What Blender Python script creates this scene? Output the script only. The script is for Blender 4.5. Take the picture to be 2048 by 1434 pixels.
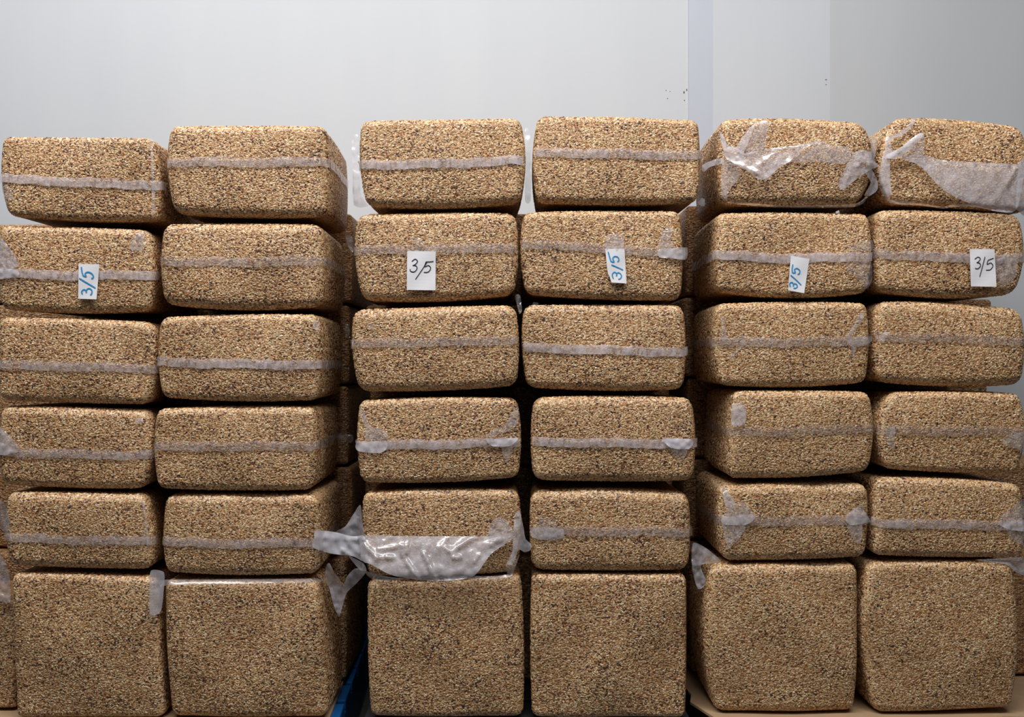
import bpy, bmesh, math, random
import numpy as np
from mathutils import Vector, noise
from mathutils.bvhtree import BVHTree
from mathutils.geometry import delaunay_2d_cdt

# ------------------------------------------------------------------ clearing, camera, light
for o in list(bpy.data.objects):
    bpy.data.objects.remove(o)
scene = bpy.context.scene
COL = scene.collection
random.seed(7)
RNG = np.random.default_rng(11)

D = 2.048 * 35.0 / 36.0          # camera to front plane of the stacks (1 px = 1 mm there)
CAM_Z = 0.86
cam_data = bpy.data.cameras.new('camera')
cam_data.lens = 35.0
cam_data.sensor_width = 36.0
cam_data.clip_start = 0.05
cam_data.clip_end = 60
cam = bpy.data.objects.new('camera', cam_data)
cam.location = (0, -D, CAM_Z)
cam.rotation_euler = (math.radians(90), 0, 0)
COL.objects.link(cam)
scene.camera = cam

world = bpy.data.worlds.new('room_light')
scene.world = world
world.use_nodes = True
bg = world.node_tree.nodes['Background']
bg.inputs['Color'].default_value = (0.92, 0.96, 1.0, 1)
bg.inputs['Strength'].default_value = 0.035


def area_lamp(name, loc, size, power, target, color=(1.0, 0.99, 0.975)):
    l = bpy.data.lights.new(name, 'AREA')
    l.shape = 'RECTANGLE'
    l.size, l.size_y = size
    l.energy = power
    l.color = color
    o = bpy.data.objects.new(name, l)
    o.location = loc
    o.rotation_euler = (Vector(target) - Vector(loc)).to_track_quat('-Z', 'Y').to_euler()
    COL.objects.link(o)
    return o


area_lamp('ceiling_lamp', (-0.35, -0.95, 2.75), (3.4, 0.4), 80, (-0.2, 0.1, 0.75))
area_lamp('ceiling_lamp', (0.2, -2.4, 3.2), (3.2, 0.6), 9, (0.0, 0.1, 0.7))

scene.view_settings.view_transform = 'Standard'
scene.view_settings.look = 'None'
scene.view_settings.gamma = 1.0
scene.view_settings.use_curve_mapping = False
scene.view_settings.exposure = 0.0

# ------------------------------------------------------------------ helpers


def P(px, py, y=0.0):
    """the point at depth y behind the front plane that stands at photograph position px, py"""
    k = (D + y) / D
    return ((px - 1024) / 1000.0 * k, y, CAM_Z + (717 - py) / 1000.0 * k)


def lin(r, g, b):
    f = lambda c: (c / 255 / 12.92) if c / 255 <= 0.04045 else ((c / 255 + 0.055) / 1.055) ** 2.4
    return (f(r), f(g), f(b))


def new_mat(name):
    m = bpy.data.materials.new(name)
    m.use_nodes = True
    nt = m.node_tree
    nt.nodes.clear()
    out = nt.nodes.new('ShaderNodeOutputMaterial')
    return m, nt, out


def node(nt, kind, **kw):
    n = nt.nodes.new(kind)
    for k, v in kw.items():
        if k.startswith('in_'):
            n.inputs[k[3:].replace('_', ' ')].default_value = v
        else:
            setattr(n, k, v)
    return n


def link_obj(name, me, parent=None, mat=None, **props):
    o = bpy.data.objects.new(name, me)
    COL.objects.link(o)
    if parent is not None:
        o.parent = parent
    if mat is not None:
        me.materials.append(mat)
    for k, v in props.items():
        o[k] = v
    return o


def mesh_np(name, verts, faces, smooth=True):
    me = bpy.data.meshes.new(name)
    me.from_pydata([tuple(map(float, v)) for v in verts], [], [tuple(map(int, f)) for f in faces])
    if smooth:
        me.polygons.foreach_set('use_smooth', np.ones(len(me.polygons), dtype=bool))
    me.update()
    return me


def box_mesh(name, lo, hi, bevel=0.0):
    bm = bmesh.new()
    bmesh.ops.create_cube(bm, size=1)
    for v in bm.verts:
        v.co = Vector([lo[i] + (v.co[i] + 0.5) * (hi[i] - lo[i]) for i in range(3)])
    if bevel:
        bmesh.ops.bevel(bm, geom=bm.edges[:], offset=bevel, segments=2, affect='EDGES', profile=0.5)
    me = bpy.data.meshes.new(name)
    bm.to_mesh(me)
    bm.free()
    return me


# ------------------------------------------------------------------ materials


def make_wall_mat(name, rgb, mottling=0.04):
    m, nt, out = new_mat(name)
    p = node(nt, 'ShaderNodeBsdfPrincipled', in_Roughness=0.55)
    tc = node(nt, 'ShaderNodeTexCoord')
    n1 = node(nt, 'ShaderNodeTexNoise', in_Scale=2.3, in_Detail=4.0)
    mp = node(nt, 'ShaderNodeMapping')
    mp.inputs['Scale'].default_value = (3.0, 3.0, 0.6)
    nt.links.new(tc.outputs['Object'], mp.inputs['Vector'])
    nt.links.new(mp.outputs['Vector'], n1.inputs['Vector'])
    r = node(nt, 'ShaderNodeValToRGB')
    c = lin(*rgb)
    r.color_ramp.elements[0].position = 0.3
    r.color_ramp.elements[1].position = 0.7
    r.color_ramp.elements[0].color = (c[0] * (1 - mottling), c[1] * (1 - mottling), c[2] * (1 - mottling * .6), 1)
    r.color_ramp.elements[1].color = (c[0], c[1], c[2], 1)
    nt.links.new(n1.outputs['Fac'], r.inputs['Fac'])
    nt.links.new(r.outputs['Color'], p.inputs['Base Color'])
    n2 = node(nt, 'ShaderNodeTexNoise', in_Scale=60.0, in_Detail=3.0)
    nt.links.new(tc.outputs['Object'], n2.inputs['Vector'])
    b = node(nt, 'ShaderNodeBump', in_Strength=0.05, in_Distance=0.002)
    nt.links.new(n2.outputs['Fac'], b.inputs['Height'])
    nt.links.new(b.outputs['Normal'], p.inputs['Normal'])
    nt.links.new(p.outputs['BSDF'], out.inputs['Surface'])
    return m


def make_plain(name, rgb, rough=0.6, vary=0.15, scale=8.0, stretch=(1, 1, 1)):
    m, nt, out = new_mat(name)
    p = node(nt, 'ShaderNodeBsdfPrincipled', in_Roughness=rough)
    tc = node(nt, 'ShaderNodeTexCoord')
    mp = node(nt, 'ShaderNodeMapping')
    mp.inputs['Scale'].default_value = stretch
    n1 = node(nt, 'ShaderNodeTexNoise', in_Scale=scale, in_Detail=5.0)
    nt.links.new(tc.outputs['Object'], mp.inputs['Vector'])
    nt.links.new(mp.outputs['Vector'], n1.inputs['Vector'])
    r = node(nt, 'ShaderNodeValToRGB')
    c = lin(*rgb)
    r.color_ramp.elements[0].position = 0.25
    r.color_ramp.elements[1].position = 0.75
    r.color_ramp.elements[0].color = tuple(x * (1 - vary) for x in c) + (1,)
    r.color_ramp.elements[1].color = tuple(min(1, x * (1 + vary)) for x in c) + (1,)
    nt.links.new(n1.outputs['Fac'], r.inputs['Fac'])
    nt.links.new(r.outputs['Color'], p.inputs['Base Color'])
    nt.links.new(p.outputs['BSDF'], out.inputs['Surface'])
    return m


TAN, CREAM, ORANGE, MAROON, BLACK = lin(208, 169, 123), lin(233, 206, 167), lin(178, 122, 70), lin(96, 58, 48), lin(54, 43, 48)


def make_body_mat(name, dark):
    """packed grain seen between and beyond the modelled grains"""
    m, nt, out = new_mat(name)
    p = node(nt, 'ShaderNodeBsdfPrincipled', in_Roughness=0.5)
    tc = node(nt, 'ShaderNodeTexCoord')
    mp = node(nt, 'ShaderNodeMapping')
    mp.inputs['Scale'].default_value = (0.6, 0.6, 1.0)
    wn = node(nt, 'ShaderNodeTexNoise', in_Scale=240.0, in_Detail=1.0)
    nt.links.new(tc.outputs['Object'], wn.inputs['Vector'])
    mix = node(nt, 'ShaderNodeVectorMath', operation='MULTIPLY_ADD')
    mix.inputs[1].default_value = (0.004, 0.004, 0.004)
    nt.links.new(wn.outputs['Color'], mix.inputs[0])
    nt.links.new(tc.outputs['Object'], mix.inputs[2])
    nt.links.new(mix.outputs['Vector'], mp.inputs['Vector'])
    v = node(nt, 'ShaderNodeTexVoronoi', in_Scale=290.0)
    nt.links.new(mp.outputs['Vector'], v.inputs['Vector'])
    sep = node(nt, 'ShaderNodeSeparateColor')
    nt.links.new(v.outputs['Color'], sep.inputs['Color'])
    r = node(nt, 'ShaderNodeValToRGB')
    r.color_ramp.interpolation = 'CONSTANT'
    els = r.color_ramp.elements
    els[0].position = 0
    els[0].color = BLACK + (1,)
    els[1].position = dark * 0.5
    els[1].color = MAROON + (1,)
    for pos, c in ((dark, ORANGE), (dark + 0.2, TAN), (0.8, CREAM)):
        e = els.new(pos)
        e.color = c + (1,)
    nt.links.new(sep.outputs['Red'], r.inputs['Fac'])
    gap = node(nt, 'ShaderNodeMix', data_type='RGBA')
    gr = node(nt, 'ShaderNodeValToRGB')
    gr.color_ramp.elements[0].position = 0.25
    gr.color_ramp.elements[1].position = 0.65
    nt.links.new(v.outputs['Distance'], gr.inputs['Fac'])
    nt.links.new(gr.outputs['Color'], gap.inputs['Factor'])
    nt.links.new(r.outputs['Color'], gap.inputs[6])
    gap.inputs[7].default_value = lin(160, 114, 72) + (1,)  # shade between grains, painted as brown at the cell edges
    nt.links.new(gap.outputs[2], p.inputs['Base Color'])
    b = node(nt, 'ShaderNodeBump', in_Strength=0.9, in_Distance=0.003, invert=True)
    nt.links.new(v.outputs['Distance'], b.inputs['Height'])
    nt.links.new(b.outputs['Normal'], p.inputs['Normal'])
    nt.links.new(p.outputs['BSDF'], out.inputs['Surface'])
    return m


def make_grain_mat():
    m, nt, out = new_mat('grain_kernels')
    p = node(nt, 'ShaderNodeBsdfPrincipled', in_Roughness=0.42)
    p.inputs['Specular IOR Level'].default_value = 0.5
    p.inputs['Coat Weight'].default_value = 0.25
    p.inputs['Coat Roughness'].default_value = 0.18
    a = node(nt, 'ShaderNodeAttribute', attribute_name='kernel_colour')
    nt.links.new(a.outputs['Color'], p.inputs['Base Color'])
    nt.links.new(p.outputs['BSDF'], out.inputs['Surface'])
    return m


def make_film_mat(name, opacity, vary=0.1, rough=0.2, scale=60.0, tint=(238, 236, 246), stretch=(1, 1, 1)):
    """milky polythene: partly clear, partly scattering, with a sheen"""
    m, nt, out = new_mat(name)
    tr = node(nt, 'ShaderNodeBsdfTransparent')
    tr.inputs['Color'].default_value = (0.97, 0.965, 0.96, 1)
    df = node(nt, 'ShaderNodeBsdfDiffuse')
    df.inputs['Color'].default_value = lin(*tint) + (1,)
    tl = node(nt, 'ShaderNodeBsdfTranslucent')
    tl.inputs['Color'].default_value = lin(*tint) + (1,)
    mx = node(nt, 'ShaderNodeMixShader')
    mx.inputs['Fac'].default_value = 0.2
    nt.links.new(df.outputs['BSDF'], mx.inputs[1])
    nt.links.new(tl.outputs['BSDF'], mx.inputs[2])
    tc = node(nt, 'ShaderNodeTexCoord')
    n1 = node(nt, 'ShaderNodeTexNoise', in_Scale=scale, in_Detail=3.0)
    mp = node(nt, 'ShaderNodeMapping')
    mp.inputs['Scale'].default_value = stretch
    nt.links.new(tc.outputs['Object'], mp.inputs['Vector'])
    nt.links.new(mp.outputs['Vector'], n1.inputs['Vector'])
    mr = node(nt, 'ShaderNodeMapRange')
    mr.inputs['From Min'].default_value = 0.3
    mr.inputs['From Max'].default_value = 0.7
    mr.inputs['To Min'].default_value = max(0.02, opacity - vary)
    mr.inputs['To Max'].default_value = min(0.95, opacity + vary)
    nt.links.new(n1.outputs['Fac'], mr.inputs['Value'])
    m2 = node(nt, 'ShaderNodeMixShader')
    nt.links.new(mr.outputs['Result'], m2.inputs['Fac'])
    nt.links.new(tr.outputs['BSDF'], m2.inputs[1])
    nt.links.new(mx.outputs['Shader'], m2.inputs[2])
    gl = node(nt, 'ShaderNodeBsdfGlossy', in_Roughness=rough)
    gl.inputs['Color'].default_value = (1, 1, 1, 1)
    fr = node(nt, 'ShaderNodeFresnel')
    fr.inputs['IOR'].default_value = 1.5
    cap = node(nt, 'ShaderNodeMath', operation='MINIMUM')
    cap.inputs[1].default_value = 0.3
    nt.links.new(fr.outputs['Fac'], cap.inputs[0])
    m3 = node(nt, 'ShaderNodeMixShader')
    nt.links.new(cap.outputs['Value'], m3.inputs['Fac'])
    nt.links.new(m2.outputs['Shader'], m3.inputs[1])
    nt.links.new(gl.outputs['BSDF'], m3.inputs[2])
    nt.links.new(m3.outputs['Shader'], out.inputs['Surface'])
    return m


WALL = make_wall_mat('white_wall_paint', (203, 207, 212))
PILASTER = make_wall_mat('pilaster_paint', (201, 205, 211))
EDGE = make_wall_mat('trim_strip_tone', (189, 195, 206), 0.08)  # bluish strip, slightly darker than the wall beside it
WALL_R = make_wall_mat('wall_right_tone', (196, 199, 203))  # a small step darker than the left wall
FLOOR = make_plain('grey_concrete', (105, 104, 102), 0.8, 0.2, 3.0)
CHIP = make_plain('bare_plaster', (88, 86, 78), 0.9)
GRAIN = make_grain_mat()
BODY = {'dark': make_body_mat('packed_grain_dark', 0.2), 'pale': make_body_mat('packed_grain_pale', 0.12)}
FILM = {k: make_film_mat('film_%s' % k, a) for k, a in
        (('faint', 0.16), ('thin', 0.25), ('half', 0.4), ('milky', 0.5), ('white', 0.76))}
SEAM = {k: make_film_mat('film_seam_%s' % k, a, v, 0.2, 120.0, (238, 231, 238), (1, 1, .3)) for k, a, v in
        (('faint', 0.12, .1), ('thin', 0.19, .12), ('half', 0.28, .16), ('milky', 0.42, .22))}
FILM['clear'] = make_film_mat('film_clear', 0.14, 0.12)
PAPER = make_plain('white_paper', (233, 232, 236), 0.8, 0.02, 20)
INK = {'blue': make_plain('blue_marker', (44, 146, 206), 0.6, 0.06, 150), 'black': make_plain('black_pen', (28, 28, 34), 0.6, 0.1, 150)}
CARD = make_plain('brown_cardboard', (176, 146, 112), 0.85, 0.08, 30)
BLUE = make_plain('blue_pallet_plastic', (18, 92, 158), 0.45, 0.1, 12)
GREY = make_plain('dark_pallet_plastic', (44, 44, 46), 0.6, 0.15, 12)
WOOD = make_plain('pallet_wood', (128, 98, 68), 0.8, 0.25, 6, (1, 14, 14))

# ------------------------------------------------------------------ the setting
WY = 0.80
z_top = 2.6


def wall_piece(name, mat, pts, thick=0.12, **kw):
    """a run of wall: pts is its face in plan, left to right"""
    n = len(pts)
    v = [(x, y, 0) for x, y in pts] + [(x, y, z_top) for x, y in pts]
    f = [(i, i + 1, n + i + 1, n + i) for i in range(n - 1)]
    b = len(v)
    v += [(pts[0][0], WY + thick, 0), (pts[-1][0], WY + thick, 0), (pts[0][0], WY + thick, z_top), (pts[-1][0], WY + thick, z_top)]
    f += [(b + 1, b, b + 2, b + 3), (0, n, b + 2, b), (n - 1, b + 1, b + 3, 2 * n - 1)]
    f += [tuple(range(n, 2 * n)) + (b + 3, b + 2)]
    return link_obj(name, mesh_np(name, v, f, False), mat=mat, **kw)


xa, xb, xc = P(1376, 0, WY)[0], P(1426, 0, WY - .008)[0], P(1660, 0, WY - .008)[0]
wall = wall_piece('wall_back', WALL, [(-3.2, WY), (xa, WY)], kind='structure')
wall_piece('trim_1', EDGE, [(xa, WY), (xa + .002, WY - 0.003), (xb, WY - 0.008)], kind='structure')
wall_piece('trim_2', PILASTER, [(xb, WY - 0.008), (xc, WY - 0.008)], kind='structure')
wall_piece('wall_right', WALL_R, [(xc, WY - .008), (3.4, WY + 0.11)], 0.24, kind='structure')
link_obj('floor', box_mesh('floor', (-3.2, -4.5, -0.1), (3.4, WY + .12, -0.0005)), mat=FLOOR, kind='structure')
for px, py, w, h in ((1371, 185, 3, 7), (1376.5, 180, 2.5, 6), (1372, 201, 2, 4), (1335, 181, 2, 2.5), (1343, 183, 2, 2), (1338, 197, 2, 3), (1659, 161, 5, 2), (1659, 171, 3, 2)):
    x, y, z = P(px - 3, py, WY)
    on_pil = px > 1600
    yy = WY - 0.008 if on_pil else WY
    bm = bmesh.new()
    bmesh.ops.create_uvsphere(bm, u_segments=8, v_segments=5, radius=1)
    for v in bm.verts:
        v.co = Vector((v.co.x * w / 1000 * .6 * (1 + .3 * v.co.z), v.co.y * 0.0012, v.co.z * h / 1000 * .6))
    me = bpy.data.meshes.new('paint_chip')
    bm.to_mesh(me)
    bm.free()
    o = link_obj('paint_chip', me, wall, CHIP)
    o.location = (x - (0.0 if not on_pil else .008), yy, z)

# ------------------------------------------------------------------ grain blocks


class Block:
    """A brick of grain in a tight film bag. Local frame = world frame at the front plane; corners are (x, z) of the front face."""

    def __init__(self, tl, tr, br, bl, mids=(None, None, None, None), depth=0.30, y0=0.0, r=0.017, seed=0, taper=0.97, px=True, bulge=0.006):
        w = (lambda p: (P(p[0], p[1], 0)[0], P(p[0], p[1], 0)[2])) if px else (lambda p: p)
        g = -0.0015
        self.tl, self.tr, self.br, self.bl = [np.array(w(q)) for q in (tl, tr, br, bl)]
        self.tl += (-g, g)
        self.tr += (g, g)
        self.br += (g, -g)
        self.bl += (-g, -g)
        self.hx = (np.linalg.norm(self.tr - self.tl) + np.linalg.norm(self.br - self.bl)) / 4
        self.hz = (np.linalg.norm(self.tl - self.bl) + np.linalg.norm(self.tr - self.br)) / 4
        self.hy = depth / 2
        self.r, self.y0, self.taper, self.bulge = r, y0, taper, bulge
        rs = np.random.default_rng(1000 + seed)
        L, R, T, B = mids
        conv = lambda a, ax: None if a is None else (P(a, 0)[0] if ax == 0 else P(0, a)[2])
        ml, mr = (self.tl[0] + self.bl[0]) / 2, (self.tr[0] + self.br[0]) / 2
        mt, mb = (self.tl[1] + self.tr[1]) / 2, (self.bl[1] + self.br[1]) / 2
        self.bL = (conv(L, 0) - ml + .0015) if L is not None else -0.003
        self.bR = (conv(R, 0) - mr - .0015) if R is not None else 0.003
        self.bT = (conv(T, 1) - mt - .0015) if T is not None else 0.001
        self.bB = (conv(B, 1) - mb + .0015) if B is not None else -0.002
        self.ph = rs.uniform(0, 6.28, (8, 3))
        self.fr = rs.uniform(9, 34, (8, 3)) * rs.choice([-1, 1], (8, 3))
        self.am = rs.uniform(0.0003, 0.0010, 8)
        self.cx = (self.tl[0] + self.tr[0] + self.bl[0] + self.br[0]) / 4
        self.zb = min(self.bl[1], self.br[1])

    def f(self, c):
        c = np.asarray(c, float)
        h = np.array([self.hx, self.hy, self.hz])
        inner = np.clip(c, -(h - self.r), h - self.r)
        d = c - inner
        n = np.linalg.norm(d, axis=-1, keepdims=True)
        p = inner + np.where(n > 1e-9, d / np.maximum(n, 1e-9) * self.r, 0)
        s, q, t = p[..., 0] / self.hx, p[..., 1] / self.hy, p[..., 2] / self.hz
        u, v = (s + 1) / 2, (t + 1) / 2
        top = self.tl[None] * (1 - u)[..., None] + self.tr[None] * u[..., None]
        bot = self.bl[None] * (1 - u)[..., None] + self.br[None] * u[..., None]
        xz = bot * (1 - v)[..., None] + top * v[..., None]
        x = xz[..., 0] + self.bL * (1 - t * t) * (1 - s) / 2 + self.bR * (1 - t * t) * (1 + s) / 2
        z = xz[..., 1] + self.bT * (1 - s * s) * (1 + t) / 2 + self.bB * (1 - s * s) * (1 - t) / 2
        back = (q + 1) / 2
        k = 1 - (1 - self.taper) * back ** 2
        x = self.cx + (x - self.cx) * k
        z = self.zb + (z - self.zb) * (1 - (1 - k) * 0.6)
        y = p[..., 1] + self.hy + self.y0
        y = y - self.bulge * np.clip(1 - s ** 2, 0, 1) * np.clip(1 - t ** 2, 0, 1) * np.clip(-q, 0, 1)
        P3 = np.stack([x, y, z], -1)
        lump = np.zeros(x.shape)
        for i in range(8):
            lump += self.am[i] * np.sin(P3 @ self.fr[i] + self.ph[i, 0])
        P3[..., 1] += lump * 1.2
        return P3

    def fn(self, c):
        """positions and outward normals"""
        c = np.asarray(c, float)
        h = np.array([self.hx, self.hy, self.hz])
        e = 0.0015
        ax = np.argmax(np.abs(c) / h, -1)
        a1 = np.eye(3)[(ax + 1) % 3]
        a2 = np.eye(3)[(ax + 2) % 3]
        sg = np.sign(np.take_along_axis(c, ax[..., None], -1))
        p = self.f(c)
        clampf = lambda q: np.clip(q, -h, h)
        t1 = self.f(clampf(c + a1 * e)) - self.f(clampf(c - a1 * e))
        t2 = self.f(clampf(c + a2 * e)) - self.f(clampf(c - a2 * e))
        n = np.cross(t1, t2) * sg
        n /= np.maximum(np.linalg.norm(n, axis=-1, keepdims=True), 1e-12)
        return p, n

    def body(self, name='grain_block'):
        segs = (18, 12, 12)
        h = (self.hx, self.hy, self.hz)
        idx, verts, faces = {}, [], []

        def coords(k):
            n = segs[k]
            r = self.r
            inner = np.linspace(-(h[k] - r), h[k] - r, n - 5)
            e = np.array([0.0, 0.35, 0.7]) * r
            return np.concatenate([-h[k] + e, inner, (h[k] - e)[::-1]])
        cs = [coords(k) for k in range(3)]
        for ax in range(3):
            a, b = (ax + 1) % 3, (ax + 2) % 3
            for sg in (-1, 1):
                na, nb = len(cs[a]), len(cs[b])
                grid = {}
                for i in range(na):
                    for j in range(nb):
                        p = [0, 0, 0]
                        p[ax], p[a], p[b] = sg * h[ax], cs[a][i], cs[b][j]
                        key = tuple(round(q, 6) for q in p)
                        if key not in idx:
                            idx[key] = len(verts)
                            verts.append(p)
                        grid[i, j] = idx[key]
                for i in range(na - 1):
                    for j in range(nb - 1):
                        q = (grid[i, j], grid[i + 1, j], grid[i + 1, j + 1], grid[i, j + 1])
                        faces.append(q if sg > 0 else q[::-1])
        pos = self.f(np.array(verts))
        self.pos, self.faces = pos, faces
        self.bvh = BVHTree.FromPolygons([tuple(v) for v in pos], faces)
        return mesh_np(name, pos, faces)

    def near_y(self, x, z):
        """the foremost block surface around a point, so that film bridges the joints between blocks"""
        best = self.y0 + 0.02
        for dx, dz in ((0, 0), (.005, 0), (-.005, 0), (0, .005), (0, -.005)):
            for b in self.near:
                hit = b.bvh.ray_cast(Vector((x + dx, -1.0, z + dz)), Vector((0, 1, 0)))
                if hit[0] is not None and hit[0].y < best:
                    best = hit[0].y
        return best

    def front_y(self, x, z, default=0.02):
        hit = self.bvh.ray_cast(Vector((x, -1.0, z)), Vector((0, 1, 0)))
        return min(hit[0].y, default + self.y0) if hit[0] is not None else self.y0 + default

    def kernels(self, dark, faces=('front',), cell=(3.6, 2.15), deep=0.28, seed=0):
        rs = np.random.default_rng(500 + seed)
        h = (self.hx, self.hy, self.hz)
        C, A = [], []
        for fc in faces:
            if fc == 'front':
                U, V, lim, cl = h[0], h[2], None, cell
            elif fc in ('left', 'right'):
                U, V, lim, cl = h[1], h[2], deep, (cell[0] * 1.4, cell[1] * 1.4)
            else:
                U, V, lim, cl = h[0], h[1], (deep if fc == 'top' else 0.03), (cell[0] * 1.4, cell[1] * 1.4)
            nu, nv = int(2 * U * 1000 / cl[0]), int(2 * V * 1000 / cl[1])
            i, j = np.meshgrid(np.arange(nu), np.arange(nv), indexing='ij')
            i, j = i.ravel(), j.ravel()
            u = -U + (i + .5 + 0.5 * (j % 2) - .25 + rs.uniform(-.42, .42, i.size)) * 2 * U / nu
            v = -V + (j + .5 + rs.uniform(-.45, .45, i.size)) * 2 * V / nv
            u = np.clip(u, -U, U)
            v = np.clip(v, -V, V)
            c = np.zeros((u.size, 3))
            if fc == 'front':
                c[:, 0], c[:, 2], c[:, 1] = u, v, -h[1]
            elif fc in ('left', 'right'):
                c[:, 1], c[:, 2], c[:, 0] = u, v, (-h[0] if fc == 'left' else h[0])
                c = c[c[:, 1] < -h[1] + lim]
            else:
                c[:, 0], c[:, 1], c[:, 2] = u, v, (h[2] if fc == 'top' else -h[2])
                c = c[c[:, 1] < -h[1] + lim]
            C.append(c)
        c = np.concatenate(C)
        p, n = self.fn(c)
        N = len(p)
        ref = np.tile([1.0, 0.25, 0.05], (N, 1))
        side = np.abs(n[:, 0]) > 0.8
        ref[side] = [0.0, 1.0, 0.1]
        t = ref - n * (ref * n).sum(1, keepdims=True)
        t /= np.linalg.norm(t, axis=1, keepdims=True)
        bt = np.cross(n, t)
        ang = np.where(rs.random(N) < 0.75, rs.normal(0, 0.45, N), rs.uniform(0, 3.14, N))
        ca, sa = np.cos(ang)[:, None], np.sin(ang)[:, None]
        t, bt = t * ca + bt * sa, bt * ca - t * sa
        tilt = rs.normal(0, 0.12, (N, 2))
        coarse = np.where((np.abs(n[:, 0]) > .7) | (n[:, 2] > .7), 1.3, 1.0)
        n2 = n + t * tilt[:, :1] + bt * tilt[:, 1:]
        n2 /= np.linalg.norm(n2, axis=1, keepdims=True)
        t = t - n2 * (t * n2).sum(1, keepdims=True)
        bt = np.cross(n2, t)
        sc = rs.uniform(0.82, 1.22, N) * coarse
        a = (2.55e-3 * sc * rs.uniform(.85, 1.15, N))[:, None]
        b = (1.32e-3 * sc)[:, None]
        hh = (0.85e-3 * sc)[:, None]
        p = p + n * rs.uniform(-0.0009, 0.0005, N)[:, None]
        loc = [(-1, 0, -.25), (1, 0, -.25), (-.5, .95, -.3), (.5, .95, -.3), (-.5, -.95, -.3), (.5, -.95, -.3), (0, 0, 1)]
        V = np.stack([p + t * (a * q[0]) + bt * (b * q[1]) + n2 * (hh * q[2]) for q in loc], 1).reshape(-1, 3)
        tri = np.array([(2, 6, 3), (4, 5, 6), (0, 6, 2), (0, 4, 6), (1, 3, 6), (1, 6, 5)])
        tri = tri[:, ::-1]
        F = (np.arange(N)[:, None, None] * 7 + tri[None]).reshape(-1, 3)
        # kernel colours; dark kernels come in loose bands and clusters
        q = p * 1000
        cl = np.sin(q[:, 0] * .045 + q[:, 2] * .03 + self.ph[0, 0]) + np.sin(q[:, 2] * .11 + q[:, 0] * .012 + self.ph[1, 0]) + np.sin(q[:, 0] * .021 - q[:, 2] * .05 + self.ph[2, 0])
        pd = np.clip(0.68 * dark * (1 + 0.32 * cl), 0.01, 0.6)
        x = rs.random(N)
        pal = np.array([BLACK, MAROON, ORANGE, TAN, CREAM])
        y = rs.random(N)
        k = np.where(x < pd * .45, 0, np.where(x < pd, 1, np.where(y < .12, 2, np.where(y < .70, 3, 4))))
        col = pal[k] * rs.normal(1, .13, (N, 1)) * rs.normal(1, .035, (N, 3))
        col = np.clip(col, 0.008, 0.95)
        me = bpy.data.meshes.new('grain')
        me.vertices.add(len(V))
        me.vertices.foreach_set('co', V.astype(np.float32).ravel())
        nf = len(F)
        me.loops.add(nf * 3)
        me.loops.foreach_set('vertex_index', F.astype(np.int32).ravel())
        me.polygons.add(nf)
        me.polygons.foreach_set('loop_start', np.arange(0, nf * 3, 3, dtype=np.int32))
        me.polygons.foreach_set('use_smooth', np.ones(nf, dtype=bool))
        at = me.attributes.new('kernel_colour', 'FLOAT_COLOR', 'POINT')
        rgba = np.ones((N, 7, 4), np.float32)
        rgba[:, :, :3] = col[:, None, :]
        at.data.foreach_set('color', rgba.ravel())
        me.update(calc_edges=True)
        return me

    def seam(self, zl, zr, width=0.0176, reach=(.1, .1), lift=0.0036, seed=0):
        """the welded fin of the bag: a ribbon round the left side, the front and the right side"""
        rs = np.random.default_rng(900 + seed)
        h = (self.hx, self.hy, self.hz)
        step = 0.004
        path = [(-h[0], y) for y in np.arange(-h[1] + reach[0], -h[1], -step)]
        path += [(x, -h[1]) for x in np.arange(-h[0], h[0], step)]
        path += [(h[0], y) for y in np.arange(-h[1], -h[1] + reach[1] + .001, step)]
        path = np.array(path)
        n = len(path)
        u = (path[:, 0] + h[0]) / (2 * h[0])

        def tz(z, uu):
            lo = (self.bl[1] + self.bB * 0) * (1 - uu) + self.br[1] * uu
            hi = self.tl[1] * (1 - uu) + self.tr[1] * uu
            return (z - lo) / (hi - lo) * 2 * h[2] - h[2]
        zc = zl * (1 - u) + zr * u
        wob = 0.0011 * np.sin(np.arange(n) * .16 + rs.uniform(0, 6)) + 0.0006 * np.sin(np.arange(n) * .49)
        M = 7
        rip = np.convolve(rs.normal(0, 1.2, n), [.2, .5, .2], 'same')
        V = []
        pucker = rs.normal(0, 1, n)
        pucker = np.convolve(pucker, [.15, .3, .5, .3, .15], 'same')
        for k in range(M):
            e = k / (M - 1) - .5
            c = np.stack([path[:, 0], path[:, 1], tz(zc + e * width + wob + (0.0007 * pucker if k in (0, M - 1) else 0), u)], -1)
            c[:, 2] = np.clip(c[:, 2], -h[2], h[2])
            p, nn = self.fn(c)
            off = lift + 0.0008 * pucker * (1 - 1.2 * abs(e)) + 0.0007 * rip * math.cos(e * 5 + .6)
            V.append(p + nn * np.maximum(off, 0.0026)[:, None])
        V = np.stack(V, 1).reshape(-1, 3)
        F = [(i * M + k, (i + 1) * M + k, (i + 1) * M + k + 1, i * M + k + 1) for i in range(n - 1) for k in range(M - 1)]
        return mesh_np('film_seam', V, F)

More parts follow.
